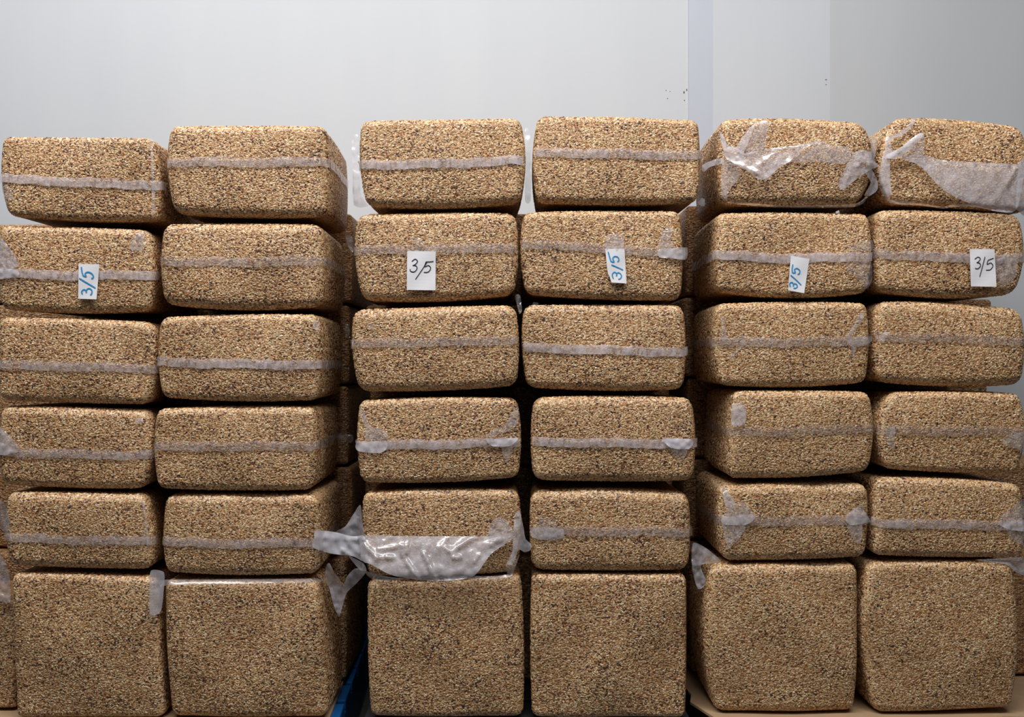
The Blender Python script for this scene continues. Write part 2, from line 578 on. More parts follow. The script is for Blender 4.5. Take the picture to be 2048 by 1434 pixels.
    def sheet(self, outline, lift=0.0045, creases=(), amp=0.0012, step=3.4, off=None, seed=0, plane=None, freq=26.0):
        """loose film: outline in photograph positions, laid over the front of the block (or hanging at depth `plane`)"""
        pts = [Vector(p[:2]) for p in outline]
        # densify and soften the outline
        dense = []
        for i, p in enumerate(pts):
            q = pts[(i + 1) % len(pts)]
            o0, o1 = pts[i - 1], pts[(i + 2) % len(pts)]
            m = max(1, int((q - p).length / step))
            for k in range(m):
                t = k / m
                lin_ = p.lerp(q, t)
                cr = 0.5 * ((2 * p) + (q - o0) * t + (2 * o0 - 5 * p + 4 * q - o1) * t * t + (3 * p - o0 - 3 * q + o1) * t ** 3)
                dense.append(lin_.lerp(cr, .7))
        xs, ys = [p.x for p in dense], [p.y for p in dense]
        nd = len(dense)

        def inside(x, y):
            c = False
            j = nd - 1
            for i in range(nd):
                if (ys[i] > y) != (ys[j] > y) and x < (xs[j] - xs[i]) * (y - ys[i]) / (ys[j] - ys[i]) + xs[i]:
                    c = not c
                j = i
            return c
        rs = random.Random(seed)
        inner = []
        y = min(ys) + step * .5
        while y < max(ys):
            x = min(xs) + step * .5
            while x < max(xs):
                q = Vector((x + rs.uniform(-.25, .25) * step, y + rs.uniform(-.25, .25) * step))
                if inside(q.x, q.y) and min((q - d).length for d in dense) > step * .45:
                    inner.append(q)
                x += step
            y += step
        allp = dense + inner
        res = delaunay_2d_cdt(allp, [(i, (i + 1) % nd) for i in range(nd)], [], 1, 1e-4)
        v2, faces = res[0], [f for f in res[2]]
        F = []
        for f in faces:
            c = sum((v2[i] for i in f), Vector((0, 0))) / len(f)
            if inside(c.x, c.y):
                F.append(tuple(f))
        V = []
        for p in v2:
            x0, _, z0 = P(p.x, p.y, 0 if plane is None else plane)
            base = (self.near_y(x0, z0) - lift) if plane is None else plane
            o = 0.0
            if off is not None:
                o = off(p.x, p.y)
            nz = noise.noise(Vector((p.x / freq, p.y / freq, seed * 3.7))) + .5 * noise.noise(Vector((p.x / freq * 2.3, p.y / freq * 2.3, seed * 1.3 + 5)))
            o += amp * (nz + .6) * 1.3
            for (ax, ay, bx, by, ca, cw) in creases:
                A, B = Vector((ax, ay)), Vector((bx, by))
                t = max(0, min(1, (p - A).dot(B - A) / (B - A).length_squared))
                d = (p - A.lerp(B, t)).length
                o += ca * math.exp(-(d / cw) ** 2)
            yy = base - (o if plane is None else o - amp)
            X = P(p.x, p.y, yy)
            V.append(X)
        return mesh_np('film_flap', V, F)

    def put(self, me):
        return me


GROUP = 'vacuum-packed grain blocks in the stacked wall'
BLOCKS = {}


def add_block(key, label, blk, dark, kind, kernel_faces, seam=None, seam_film='half', group=GROUP, cell=(3.6, 2.15), deep=0.28, reach=(0, 0), seed=0):
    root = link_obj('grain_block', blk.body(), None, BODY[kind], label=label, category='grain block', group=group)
    if kernel_faces:
        link_obj('grain', blk.kernels(dark, kernel_faces, cell, deep, seed), root, GRAIN, kind='stuff')
    if seam:
        zl, zr = P(0, seam[0])[2], P(0, seam[1])[2]
        link_obj('film_seam', blk.seam(zl, zr, seed=seed, reach=reach), root, SEAM[seam_film])
    BLOCKS[key] = (root, blk)
    return root


# corners TL TR BR BL, then the middles of the left, right, top and bottom edges where they bulge; seam heights left and right
ROWS = [
    # ---- top row
    [((-1, 269), (305, 274), (312, 440), (12, 431), (-6, 318, None, 441), (356, 369), 'milky', 'vacuum-packed speckled grain block at the left end of the top row'),
     ((339, 249), (652, 249), (652, 432), (345, 426), (330, 657, None, 435), (326, 324), 'half', 'speckled grain block second from left in top row, wide right side in view'),
     ((721, 239), (1041, 232), (1040, 405), (731, 411), (717, 1052, 235, 416), (329, 320), 'milky', 'speckled grain block third from left in top row, beside a narrow gap'),
     ((1076, 229), (1399, 237), (1397, 404), (1074, 404), (1065, 1403, 231, 409), (306, 311), 'half', 'speckled grain block fourth from left in top row, just left of the wall edge'),
     ((1441, 236), (1728, 243), (1721, 409), (1444, 408), (1436, 1753, 232, 412), None, None, 'top-row grain block wrapped in torn film with two bow-like loose ends'),
     ((1790, 234), (2044, 250), (2062, 425), (1778, 407), (1757, 2072, 233, 415), None, None, 'top-row grain block at the right end, torn film drooping over its lower half')],
    # ---- second row
    [((-8, 449), (293, 457), (294, 622), (-6, 618), (-14, 305, 451, 627), (545, 549), 'milky', 'grain block with blue 3/5 paper tag in the leftmost column'),
     ((322, 445), (643, 446), (643, 613), (322, 608), (315, 648, 443, 621), (521, 521), 'thin', 'only grain block in the second row without a paper tag'),
     ((711, 427), (1031, 423), (1028, 589), (722, 600), (706, 1038, 421, 603), (499, 495), 'thin', 'grain block with black 3/5 paper tag, above-left of the middle gap'),
     ((1047, 422), (1364, 419), (1365, 600), (1052, 588), (1040, 1370, 418, 599), (486, 508), 'thin', 'grain block with blue 3/5 tag set near its top right, fourth column from left'),
     ((1436, 424), (1742, 425), (1739, 585), (1438, 583), (1431, 1749, 422, 596), (509, 512), 'milky', 'pale grain block with tilted blue 3/5 tag below its seam, fifth column'),
     ((1754, 418), (2044, 427), (2036, 588), (1755, 582), (1752, 2056, 419, 597), (506, 516), 'half', 'grain block with black 3/5 paper tag in the rightmost column')],
    # ---- third row
    [((-10, 633), (298, 643), (292, 810), (-8, 802), (-14, 311, 635, 808), (729, 737), 'half', 'grain block directly under the leftmost blue-tagged block'),
     ((319, 634), (637, 628), (634, 801), (321, 796), (310, 643, 627, 804), (723, 729), 'milky', 'grain block with bright puckered seam, third row, second column from left'),
     ((705, 618), (1031, 609), (1033, 773), (716, 784), (701, 1039, 612, 783), (687, 679), 'thin', 'grain block with seam rising to the right, third row, third column'),
     ((1048, 609), (1370, 609), (1370, 780), (1054, 776), (1043, 1377, 607, 783), (694, 703), 'milky', 'grain block with bright white seam, third row, fourth column from left'),
     ((1436, 606), (1738, 605), (1737, 766), (1441, 771), (1429, 1744, 602, 776), (683, 681), 'thin', 'pale grain block with diagonal film creases, third row, fifth column'),
     ((1757, 603), (2048, 618), (2052, 770), (1756, 764), (1749, 2060, 602, 775), (673, 683), 'faint', 'pale grain block with faint seam under the rightmost black-tagged block')],
    # ---- fourth row
    [((-8, 812), (293, 820), (285, 980), (-8, 972), (-14, 302, 814, 980), (903, 910), 'half', 'grain block with film crumpled at its left end, fourth row, leftmost column'),
     ((308, 818), (629, 814), (624, 982), (312, 979), (302, 634, 812, 984), (893, 891), 'thin', 'grain block with dull seam, fourth row, second column from left'),
     ((717, 801), (1034, 797), (1036, 957), (721, 966), (711, 1043, 794, 968), (890, 884), 'milky', 'grain block with folded film at both top corners and a bright seam'),
     ((1068, 795), (1387, 796), (1389, 963), (1067, 962), (1061, 1396, 791, 966), (884, 887), 'milky', 'grain block with white film tab at the right end of its seam, fourth column'),
     ((1465, 781), (1743, 784), (1742, 944), (1456, 958), (1458, 1753, 780, 957), (864, 854), 'faint', 'pale grain block with left side turned outward, fourth row, fifth column'),
     ((1786, 784), (2048, 787), (2042, 950), (1774, 940), (1757, 2060, 783, 948), (860, 862), 'faint', 'pale grain block with faint seam, fourth row, rightmost column')],
    # ---- fifth row
    [((4, 985), (288, 989), (300, 1143), (12, 1136), (1, 301, 986, 1141), (1074, 1082), 'half', 'grain block under the leftmost column, resting on a tall block, creased right edge'),
     ((326, 991), (634, 990), (635, 1151), (326, 1148), (319, 641, 989, 1155), (1082, 1084), 'half', 'grain block whose right end is touched by a milky film tongue'),
     ((724, 986), (1037, 983), (1032, 1148), (735, 1155), (721, 1043, 979, 1157), None, None, 'grain block with big glossy torn film draped over its lower half'),
     ((1062, 984), (1381, 987), (1380, 1145), (1064, 1144), (1059, 1387, 979, 1147), (1063, 1065), 'thin', 'grain block with small film tab at left, right of the draped torn film'),
     ((1441, 971), (1739, 969), (1737, 1116), (1448, 1125), (1438, 1744, 967, 1124), (1041, 1039), 'thin', 'pale grain block with crumpled triangular film folds at both ends'),
     ((1751, 957), (2048, 970), (2052, 1117), (1747, 1113), (1748, 2056, 957, 1118), (1045, 1053), 'half', 'pale grain block with milky seam, fifth row, rightmost column')],
    # ---- bottom row, tall blocks
    [((18, 1147), (304, 1156), (325, 1440), (28, 1440), (20, 318, 1150, 1441), None, None, 'tall grain block at the left end of the bottom row'),
     ((323, 1161), (633, 1161), (655, 1440), (336, 1440), (327, 650, 1160, 1441), None, None, 'tall dark-flecked grain block second from left in the bottom row'),
     ((733, 1160), (1042, 1150), (1047, 1440), (739, 1440), (732, 1049, 1160, 1441), None, None, 'tall grain block in the bottom row beneath the draped torn film'),
     ((1063, 1150), (1376, 1150), (1374, 1440), (1064, 1440), (1060, 1378, 1149, 1441), None, None, 'tall grain block fourth from left in the bottom row'),
     ((1424, 1131), (1720, 1128), (1715, 1429), (1433, 1430), (1410, 1723, 1128, 1430), None, None, 'tall pale grain block left of the bottom-right corner one, cardboard under it'),
     ((1737, 1126), (2030, 1127), (2030, 1421), (1752, 1430), (1726, 2044, 1122, 1427), None, None, 'tall pale grain block at the right end of the bottom row')],
]
DARK = [[.24, .21, .19, .18, .19, .18], [.20, .23, .20, .19, .12, .17], [.19, .21, .18, .19, .12, .11],
        [.20, .18, .19, .18, .11, .11], [.18, .18, .18, .20, .12, .11], [.20, .23, .20, .21, .12, .10]]
YOFF = [[.004, -.004, .0, .0, .0, .004], [.008, .0, .006, .004, .004, .0], [.006, .0, .0, .004, .002, .004],
        [.008, .002, .004, .0, .0, .006], [.004, .004, .008, .006, .004, .002], [.004, .003, .006, .005, .004, .002]]
for r, row in enumerate(ROWS):
    for c, (tl, tr, br, bl, mids, seam, film, label) in enumerate(row):
        tall = r == 5
        n = r * 6 + c
        blk = Block(tl, tr, br, bl, mids, depth=0.20 if tall else 0.30, y0=YOFF[r][c], r=0.014 + 0.007 * ((n * 37) % 10) / 10, seed=n,
                    taper=0.96 if not tall else 0.985)
        fs = ['front']
        if c <= 2:
            fs.append('right')
        if c >= 2:
            fs.append('left')
        fs.append('top')
        wide = c in (1, 4) or r == 0
        if r < 5:
            fs.append('bottom')
        add_block((r, c), label, blk, DARK[r][c], 'pale' if c >= 4 and r > 0 else 'dark', fs, seam, film, deep=(0.2 if r == 0 else 0.28) if wide else (0.10 if c == 5 else 0.035),
                  reach=((0, .03), (0, .27), (.04, 0), (0, .04), (.27, 0), (.015, .1))[c], seed=n)

# a second layer of blocks; few are glimpsed, the rest added to darken the gaps
BACK = 'grain blocks of the hidden second layer'


def back_block(key, x0, x1, z0, z1, label, y0, faces=(), seed=0, depth=0.2):
    b = Block((x0, z1), (x1, z1), (x1, z0), (x0, z0), depth=depth, y0=y0, r=0.009, seed=seed, px=False)
    add_block(key, label, b, .22, 'dark', faces, group=BACK, seed=seed)


zl = [0.138, 0.418, 0.61, 0.80, 0.99, 1.205]
LEVEL = ['dark tall block at floor level', 'added block second from bottom', 'added block third from bottom', 'added block second from top', 'added topmost block']
for name, xl, xr, where, base, n, faces in (('b0', -1.30, -0.80, 'behind the first column', 0, 5, ()), ('b1', -0.785, -0.368, 'behind the second column', 0, 5, ('front', 'right')),
                                            ('b2', -0.34, 0.055, 'behind the third column', 0, 5, ()), ('b3', 0.07, 0.375, 'behind the fourth column', 0, 5, ()),
                                            ('b4', 0.405, 0.76, 'behind the fifth column', .018, 5, ('left',)), ('b5', 0.785, 1.12, 'behind the rightmost column', .014, 5, ())):
    for i in range(n):
        far = .18 if name == 'b5' and i < 2 else 0
        jig = .006 * math.sin(i * 2.3 + xl * 9)
        back_block((name, i), xl + jig + (.06 if name == 'b2' and i == 0 else 0), xr + far + jig - (.012 if i and name == 'b1' else 0), zl[i] + base, zl[i + 1] + base - (.03 if name == 'b0' and i == 4 else .004), LEVEL[i] + ' of the hidden layer ' + where,
                   (0.30 if name == 'b0' else 0.24) if i == 0 else 0.34, faces if i == 0 else (), seed=60 + i + 7 * len(BLOCKS), depth=.3 if i == 0 else .41)

back_block(('bl', 0), -1.36, -1.022, 0.138, 0.365, 'dark grain block cut off by the left edge, beside the bottom row', 0.06, ('front', 'right'), seed=88, depth=.2)

# ------------------------------------------------------------------ loose film, folds and paper tags
FRONT = [(k, b) for k, (o, b) in BLOCKS.items() if isinstance(k[0], int)]
for k, b in FRONT:
    b.near = [q for kk, q in FRONT if abs(kk[0] - k[0]) <= 1 and abs(kk[1] - k[1]) <= 1]



def film(key, outline, kind, name='film_flap', **kw):
    root, blk = BLOCKS[key]
    me = blk.sheet(outline, **kw)
    me.name = name
    return link_obj(name, me, root, FILM[kind])


def tr_(pts, s, ox, oy):
    return [(ox + x / s, oy + y / s) for x, y in pts]


def trc(cr, s, ox, oy):
    return [(ox + a / s, oy + b / s, ox + c / s, oy + d / s, e, f) for a, b, c, d, e, f in cr]


# top row, fifth block: torn film tied into two loose ends
Z = (5.389, 1400, 220)
K = (0, 4)
film(K, tr_([(600, 135), (735, 130), (690, 400), (640, 450), (440, 480), (480, 440), (560, 230)], *Z), 'thin', lift=.006, seed=1)
film(K, tr_([(520, 210), (600, 135), (560, 250), (470, 460), (400, 450), (390, 400)], *Z), 'milky', lift=.010, seed=2)
film(K, tr_([(255, 440), (300, 400), (400, 410), (480, 470), (700, 420), (1000, 385), (1290, 330), (1100, 430), (960, 560), (880, 600), (720, 740), (620, 740), (480, 640), (280, 520)], *Z),
     'half', lift=.010, off=lambda x, y: max(0, y - 288) * .00013, seed=3, amp=0.0018, freq=16,
     creases=trc([(480, 480, 640, 430, 0.0023, 5.5), (650, 430, 1060, 400, 0.0031, 4.1), (380, 580, 600, 680, 0.0031, 4.8), (640, 600, 860, 430, 0.0026, 4.1), (560, 640, 700, 720, 0.0023, 4.1)], *Z))
film(K, tr_([(960, 560), (1100, 430), (1290, 330), (1420, 380), (1600, 400), (1640, 460), (1560, 580), (1250, 560)], *Z), 'thin', lift=.006, seed=4)
film(K, tr_([(250, 520), (440, 630), (400, 760), (310, 870), (285, 985), (230, 930)], *Z), 'thin', lift=.006, seed=5, creases=trc([(240, 900, 290, 960, 0.0015, 3.0)], *Z))
film(K, tr_([(205, 220), (255, 280), (300, 380), (400, 410), (300, 450), (255, 430), (225, 340)], *Z), 'milky', lift=.010, seed=6, step=3)
film(K, tr_([(1490, 800), (1570, 620), (1650, 470), (1760, 430), (1840, 460), (1860, 540), (1930, 600), (1850, 640), (1720, 720), (1540, 860)], *Z), 'milky', lift=.014, seed=7, amp=0.0022, freq=14,
     creases=trc([(1560, 780, 1720, 560, 0.0023, 5.5), (1700, 520, 1880, 600, 0.0023, 4.1)], *Z))
film(K, tr_([(1830, 470), (1850, 400), (1835, 310), (1900, 300), (1905, 400), (1880, 520), (1900, 590), (1850, 560)], *Z), 'milky', lift=.012, seed=8, step=3)
film(K, tr_([(1770, 660), (1850, 640), (1915, 780), (1905, 870), (1820, 930), (1770, 920), (1840, 780)], *Z), 'half', lift=.012, seed=9, amp=0.0018, step=4)
film(K, tr_([(300, 985), (900, 1030), (1640, 1015), (1790, 930), (1810, 940), (1660, 1045), (900, 1055), (300, 1005)], *Z), 'thin', lift=.005, seed=10, step=4)
film(K, [(1404, 332), (1415, 324), (1444, 316), (1448, 326), (1420, 334), (1406, 346)], 'milky', lift=.003, seed=11, step=4)
# top row, sixth block
Z = (6.52, 1740, 220)
K = (0, 5)
film(K, tr_([(205, 360), (260, 345), (400, 280), (500, 200), (560, 110), (595, 125), (545, 230), (420, 330), (290, 385), (270, 450), (300, 540), (205, 500)], *Z), 'half', lift=.008, seed=21, step=4)
film(K, tr_([(290, 545), (400, 490), (520, 390), (650, 300), (700, 310), (640, 400), (500, 540), (400, 600), (280, 640), (200, 600)], *Z), 'white', lift=.016, seed=22, amp=0.0018,
     creases=trc([(300, 600, 660, 340, 0.0023, 6.8)], *Z))
film(K, tr_([(500, 540), (640, 400), (700, 310), (710, 400), (690, 590), (520, 600)], *Z), 'thin', lift=.010, seed=23)
film(K, tr_([(210, 490), (290, 540), (262, 650), (262, 850), (275, 1090), (235, 1190), (150, 1050), (112, 850), (160, 620)], *Z), 'milky', lift=.010, seed=24, amp=0.0018,
     creases=trc([(150, 650, 150, 1000, 0.0019, 5.5)], *Z))
film(K, tr_([(290, 575), (460, 585), (700, 590), (1000, 660), (1940, 705), (2020, 715), (1915, 1290), (1660, 1325), (1250, 1200), (980, 1060), (850, 940), (720, 790), (600, 700), (400, 630)], *Z),
     'half', lift=.007, off=lambda x, y: max(0, y - 312) * .00014, seed=25, amp=0.0014, freq=24,
     creases=trc([(1190, 730, 1270, 790, 0.0019, 4.1), (1790, 960, 1920, 750, 0.0034, 5.5), (1600, 1230, 1780, 960, 0.0019, 8.2), (480, 620, 900, 960, 0.0019, 6.8), (900, 960, 1500, 1260, 0.0015, 6.8)], *Z))
film(K, tr_([(1945, 700), (2080, 640), (2080, 1380), (1925, 1315), (1900, 1290)], *Z), 'milky', lift=.013, seed=26, amp=0.0018, creases=trc([(1950, 1180, 1915, 1300, 0.0023, 4.1)], *Z))
film(K, tr_([(235, 1180), (380, 1180), (700, 1225), (950, 1260), (1080, 1235), (1300, 1225), (1660, 1315), (1300, 1258), (1080, 1268), (950, 1285), (700, 1250), (270, 1222)], *Z), 'half', lift=.006, seed=27, step=4)
# fifth row, third block: the big draped sheet
Z = (4.096, 600, 980)
K = (4, 2)
film(K, tr_([(520, 380), (880, 378), (1200, 378), (1540, 378), (1740, 350), (1735, 405), (1640, 470), (1560, 530), (1430, 700), (1260, 740), (1000, 740), (760, 700), (600, 620), (500, 560)], *Z),
     'milky', lift=.009, off=lambda x, y: max(0, y - 1073) * .00042, seed=31, amp=0.0022, freq=15, step=4,
     creases=trc([(1015, 520, 1100, 715, 0.0072, 4.8), (840, 530, 970, 740, 0.0072, 4.8), (520, 440, 620, 540, 0.0061, 5.5), (620, 560, 760, 550, 0.0050, 5.5), (875, 385, 870, 510, 0.0061, 4.1), (640, 490, 870, 450, 0.0042, 4.1),
                  (1190, 470, 1250, 540, 0.0054, 5.5), (1260, 500, 1370, 410, 0.0061, 5.5), (1250, 560, 1310, 550, 0.0050, 4.1), (1140, 470, 1210, 400, 0.0050, 5.5), (1560, 440, 1640, 400, 0.0054, 5.5), (1400, 400, 1450, 390, 0.0042, 4.1),
                  (1430, 590, 1460, 540, 0.0037, 4.1), (700, 420, 750, 390, 0.0037, 4.1), (1260, 600, 1240, 720, 0.0030, 6.8)], *Z))
film(K, tr_([(130, 330), (290, 345), (380, 370), (450, 380), (530, 380), (560, 560), (545, 600), (470, 560), (420, 540), (250, 520), (105, 470), (115, 400)], *Z), 'white', lift=.016, seed=32, amp=0.0014, freq=13, step=4,
     creases=trc([(340, 490, 400, 530, 0.0038, 4.1), (380, 405, 520, 405, 0.0034, 4.1), (150, 380, 300, 400, 0.0023, 6.8), (400, 440, 540, 560, 0.0031, 5.5)], *Z))
film(K, tr_([(290, 345), (370, 300), (430, 210), (495, 120), (512, 280), (525, 390), (400, 385)], *Z), 'half', lift=.004, seed=33, amp=0.0018, freq=14,
     creases=trc([(300, 340, 490, 250, 0.0026, 5.5), (420, 230, 500, 330, 0.0019, 5.5)], *Z))
film(K, tr_([(400, 540), (520, 600), (545, 660), (500, 660), (450, 610)], *Z), 'milky', lift=.010, seed=34, step=4)
film(K, tr_([(1540, 385), (1555, 290), (1595, 235), (1655, 222), (1700, 262), (1750, 350), (1700, 400), (1620, 440), (1560, 450)], *Z), 'half', lift=.016, seed=35, amp=0.0022, freq=13, step=4,
     creases=trc([(1560, 430, 1700, 390, 0.0031, 4.1), (1680, 250, 1740, 340, 0.0023, 5.5)], *Z))
film(K, tr_([(1765, 190), (1800, 175), (1830, 300), (1848, 400), (1895, 445), (1890, 490), (1840, 510), (1790, 490), (1745, 610), (1695, 600), (1740, 500), (1745, 350)], *Z), 'milky', lift=.016, seed=36, amp=0.0022, freq=14, step=4,
     creases=trc([(1810, 220, 1840, 400, 0.0031, 4.1), (1790, 480, 1880, 470, 0.0023, 5.5)], *Z))
film(K, tr_([(1690, 600), (1745, 610), (1800, 520), (1790, 560), (1740, 690), (1700, 690)], *Z), 'faint', lift=.008, seed=37, step=4)
film(K, tr_([(530, 660), (620, 690), (760, 715), (900, 730), (640, 742), (560, 710)], *Z), 'thin', lift=.006, seed=38, step=4)
film(K, tr_([(1400, 705), (1600, 705), (1745, 685), (1745, 705), (1600, 728), (1380, 728)], *Z), 'thin', lift=.006, seed=39, step=4)
# film hanging in the gaps
Z = (4.29, 600, 1100)
film((5, 1), tr_([(224, 138), (252, 112), (300, 200), (375, 290), (400, 230), (470, 160), (570, 165), (550, 215), (470, 300), (400, 370), (365, 480), (335, 575), (290, 480), (255, 340), (216, 240)], *Z), 'half', plane=.045, seed=41, amp=0.0036, freq=14,
     creases=trc([(240, 120, 370, 290, 0.0038, 4.1), (380, 290, 480, 170, 0.0038, 5.5), (230, 300, 330, 560, 0.0031, 4.1)], *Z))
film((5, 0), [(302, 1141), (326, 1143), (329, 1160), (322, 1222), (300, 1229), (299, 1175)], 'milky', plane=-.006, seed=42, amp=0.0018, step=4, creases=[(303, 1150, 326, 1146, 0.0015, 4.1)])
film((5, 4), [(1386, 1086), (1415, 1098), (1442, 1124), (1402, 1130), (1413, 1165), (1396, 1178), (1384, 1135)], 'half', plane=.03, seed=43, amp=0.0036, freq=12, creases=[(1384, 1130, 1396, 1131, 0.0031, 3.0), (1400, 1130, 1408, 1165, 0.0023, 4.1)])
film((5, 0), [(-10, 1100), (8, 1120), (19, 1150), (20, 1205), (-10, 1190)], 'half', plane=.05, seed=44, amp=0.0036, freq=14, creases=[(0, 1190, 18, 1206, 0.0031, 4.1)])
film((5, 5), [(1950, 1120), (2000, 1117), (2060, 1115), (2060, 1152), (2034, 1146), (2010, 1128)], 'half', lift=.004, seed=45, amp=0.0022, freq=14, creases=[(1970, 1124, 1982, 1128, 0.0031, 5.5)])
film((5, 1), [(322, 1160), (420, 1159), (540, 1158), (636, 1157), (640, 1164), (540, 1166), (430, 1168), (335, 1171), (322, 1175)], 'thin', lift=.006, seed=46, step=4)
film((0, 1), [(704, 278), (716, 271), (719, 330), (722, 390), (736, 412), (708, 410), (705, 340)], 'half', plane=.27, seed=47, amp=.003, freq=18, creases=[(712, 275, 712, 400, 0.0038, 4.1)])
film((0, 2), [(1050, 258), (1060, 266), (1062, 340), (1061, 402), (1050, 402), (1051, 330)], 'thin', plane=.16, seed=48, amp=.003, freq=18, creases=[(1054, 280, 1052, 405, 0.0038, 4.1)])
film((1, 1), [(690, 468), (700, 468), (706, 478), (706, 505), (696, 492)], 'half', plane=.24, seed=49, amp=0.0036, freq=14, creases=[(690, 450, 705, 475, 0.0038, 4.1)])
film((2, 2), [(1030, 592), (1040, 590), (1044, 620), (1039, 628), (1034, 610)], 'clear', plane=.02, seed=50, amp=0.0027, freq=8, step=3, creases=[(1036, 595, 1042, 624, 0.0038, 3.0)])
film((2, 1), [(690, 648), (698, 650), (700, 675), (692, 672)], 'clear', plane=.2, seed=51, amp=0.0036, freq=8, step=3, creases=[(692, 655, 697, 668, 0.0045, 3.0)])
film((3, 1), [(672, 868), (705, 870), (704, 884), (676, 884)], 'clear', plane=.22, seed=52, amp=0.0027, freq=10, step=4, creases=[(677, 879, 703, 873, 0.0053, 3.0)])
film((0, 3), [(1396, 405), (1404, 395), (1409, 398), (1410, 412), (1402, 412)], 'thin', plane=.02, seed=53, step=3)

# folds of the bag pressed against the block ends
FOLDS = [
    ((0, 0), [(4, 366), (24, 378), (28, 392), (18, 404), (8, 398)], 'faint'),
    ((0, 0), [(301, 277), (305, 276), (310, 436), (305, 438)], 'thin'), ((4, 0), [(283, 1000), (287, 1000), (295, 1046), (297, 1092), (293, 1092), (290, 1046)], 'thin'),
    ((1, 0), [(-6, 476), (10, 484), (30, 512), (36, 534), (-6, 540)], 'half'), ((1, 0), [(-6, 538), (34, 540), (36, 552), (-6, 558)], 'milky'),
    ((1, 0), [(266, 478), (284, 462), (290, 482), (283, 502), (258, 498)], 'thin'),
    ((1, 2), [(820, 474), (840, 476), (846, 488), (824, 486)], 'faint'),
    ((1, 3), [(1214, 470), (1246, 468), (1246, 499), (1213, 499)], 'thin'), ((1, 3), [(1324, 462), (1346, 456), (1340, 476), (1348, 494), (1318, 496)], 'thin'),
    ((1, 3), [(1316, 500), (1345, 496), (1374, 496), (1372, 519), (1340, 516), (1318, 514)], 'milky'),
    ((1, 4), [(1696, 492), (1722, 482), (1744, 480), (1744, 500), (1700, 502)], 'faint'), ((1, 4), [(1690, 532), (1716, 522), (1742, 524), (1744, 560), (1732, 578), (1712, 556)], 'faint'),
    ((1, 5), [(1992, 518), (2032, 518), (2030, 556), (2006, 572), (1994, 560)], 'thin'),
    ((2, 1), [(628, 642), (638, 640), (637, 660), (626, 656)], 'thin'),
    ((2, 2), [(734, 646), (754, 650), (752, 658), (736, 656)], 'faint'),
    ((2, 4), [(1443, 632), (1450, 640), (1452, 668), (1462, 686), (1446, 690), (1442, 660)], 'faint'),
    ((2, 4), [(1484, 668), (1492, 686), (1476, 702), (1462, 720), (1458, 716), (1478, 692)], 'thin'),
    ((2, 4), [(1722, 626), (1728, 634), (1710, 660), (1700, 676), (1690, 680), (1700, 660)], 'thin'), ((2, 4), [(1688, 676), (1742, 672), (1740, 686), (1712, 694), (1708, 720), (1700, 690)], 'thin'),
    ((2, 5), [(1763, 665), (1780, 666), (1778, 676), (1764, 684)], 'thin'),
    ((3, 0), [(-6, 852), (14, 866), (34, 888), (38, 904), (-6, 908)], 'half'), ((3, 0), [(268, 840), (286, 836), (280, 849)], 'half'),
    ((3, 2), [(718, 814), (728, 822), (736, 844), (746, 860), (728, 850)], 'thin'), ((3, 2), [(732, 858), (752, 855), (768, 860), (776, 878), (732, 880)], 'thin'),
    ((3, 2), [(714, 886), (770, 882), (774, 896), (760, 906), (716, 902)], 'milky'), ((3, 2), [(970, 876), (990, 878), (1036, 876), (1020, 892), (984, 892)], 'white'),
    ((3, 2), [(968, 874), (990, 858), (1012, 846), (1026, 822), (1036, 812), (1036, 846), (1016, 862), (990, 872)], 'thin'), ((3, 2), [(1004, 894), (1026, 892), (1014, 926), (1006, 912)], 'faint'),
    ((3, 3), [(1324, 878), (1340, 876), (1386, 880), (1378, 898), (1342, 896)], 'white'), ((3, 3), [(1342, 898), (1374, 900), (1362, 926), (1352, 916)], 'faint'),
    ((3, 4), [(1464, 808), (1490, 812), (1490, 848), (1464, 850)], 'half'),
    ((3, 5), [(2000, 880), (2030, 868), (2054, 864), (2054, 904), (2024, 894)], 'thin'), ((3, 5), [(1772, 862), (1790, 850), (1788, 900), (1776, 888)], 'faint'),
    ((4, 0), [(0, 1000), (14, 1018), (20, 1044), (16, 1062), (2, 1058)], 'thin'),
    ((4, 3), [(1080, 1034), (1108, 1036), (1114, 1052), (1092, 1056), (1078, 1052)], 'faint'), ((4, 3), [(1062, 1056), (1088, 1054), (1126, 1058), (1126, 1076), (1090, 1080), (1064, 1074)], 'half'),
    ((4, 4), [(1444, 972), (1456, 984), (1472, 1008), (1452, 1014)], 'half'), ((4, 4), [(1458, 1016), (1486, 1004), (1502, 1020), (1506, 1034), (1450, 1036)], 'thin'),
    ((4, 4), [(1446, 1034), (1508, 1028), (1510, 1038), (1490, 1050), (1446, 1048)], 'milky'), ((4, 4), [(1446, 1048), (1492, 1050), (1478, 1078), (1458, 1096), (1450, 1076)], 'thin'),
    ((4, 4), [(1690, 1034), (1704, 1020), (1722, 1012), (1732, 1028), (1740, 1044), (1700, 1050)], 'milky'), ((4, 4), [(1694, 1052), (1724, 1050), (1722, 1084), (1710, 1084)], 'thin'),
    ((4, 5), [(1994, 1036), (2014, 1022), (2040, 1002), (2050, 1000), (2052, 1034), (2020, 1040)], 'thin'), ((4, 5), [(1996, 1042), (2054, 1040), (2054, 1062), (2014, 1058)], 'milky'),
    ((4, 5), [(2014, 1060), (2054, 1062), (2054, 1092), (2026, 1080)], 'faint'), ((4, 5), [(1770, 1042), (1816, 1036), (1824, 1040), (1810, 1056), (1772, 1052)], 'thin'),
]
for i, (key, outline, kind) in enumerate(FOLDS):
    big = kind in ('milky', 'white')
    film(key, outline, kind, name='film_fold', lift=.0058 if big else .0042, seed=100 + i, amp=.0022, freq=9, step=4)


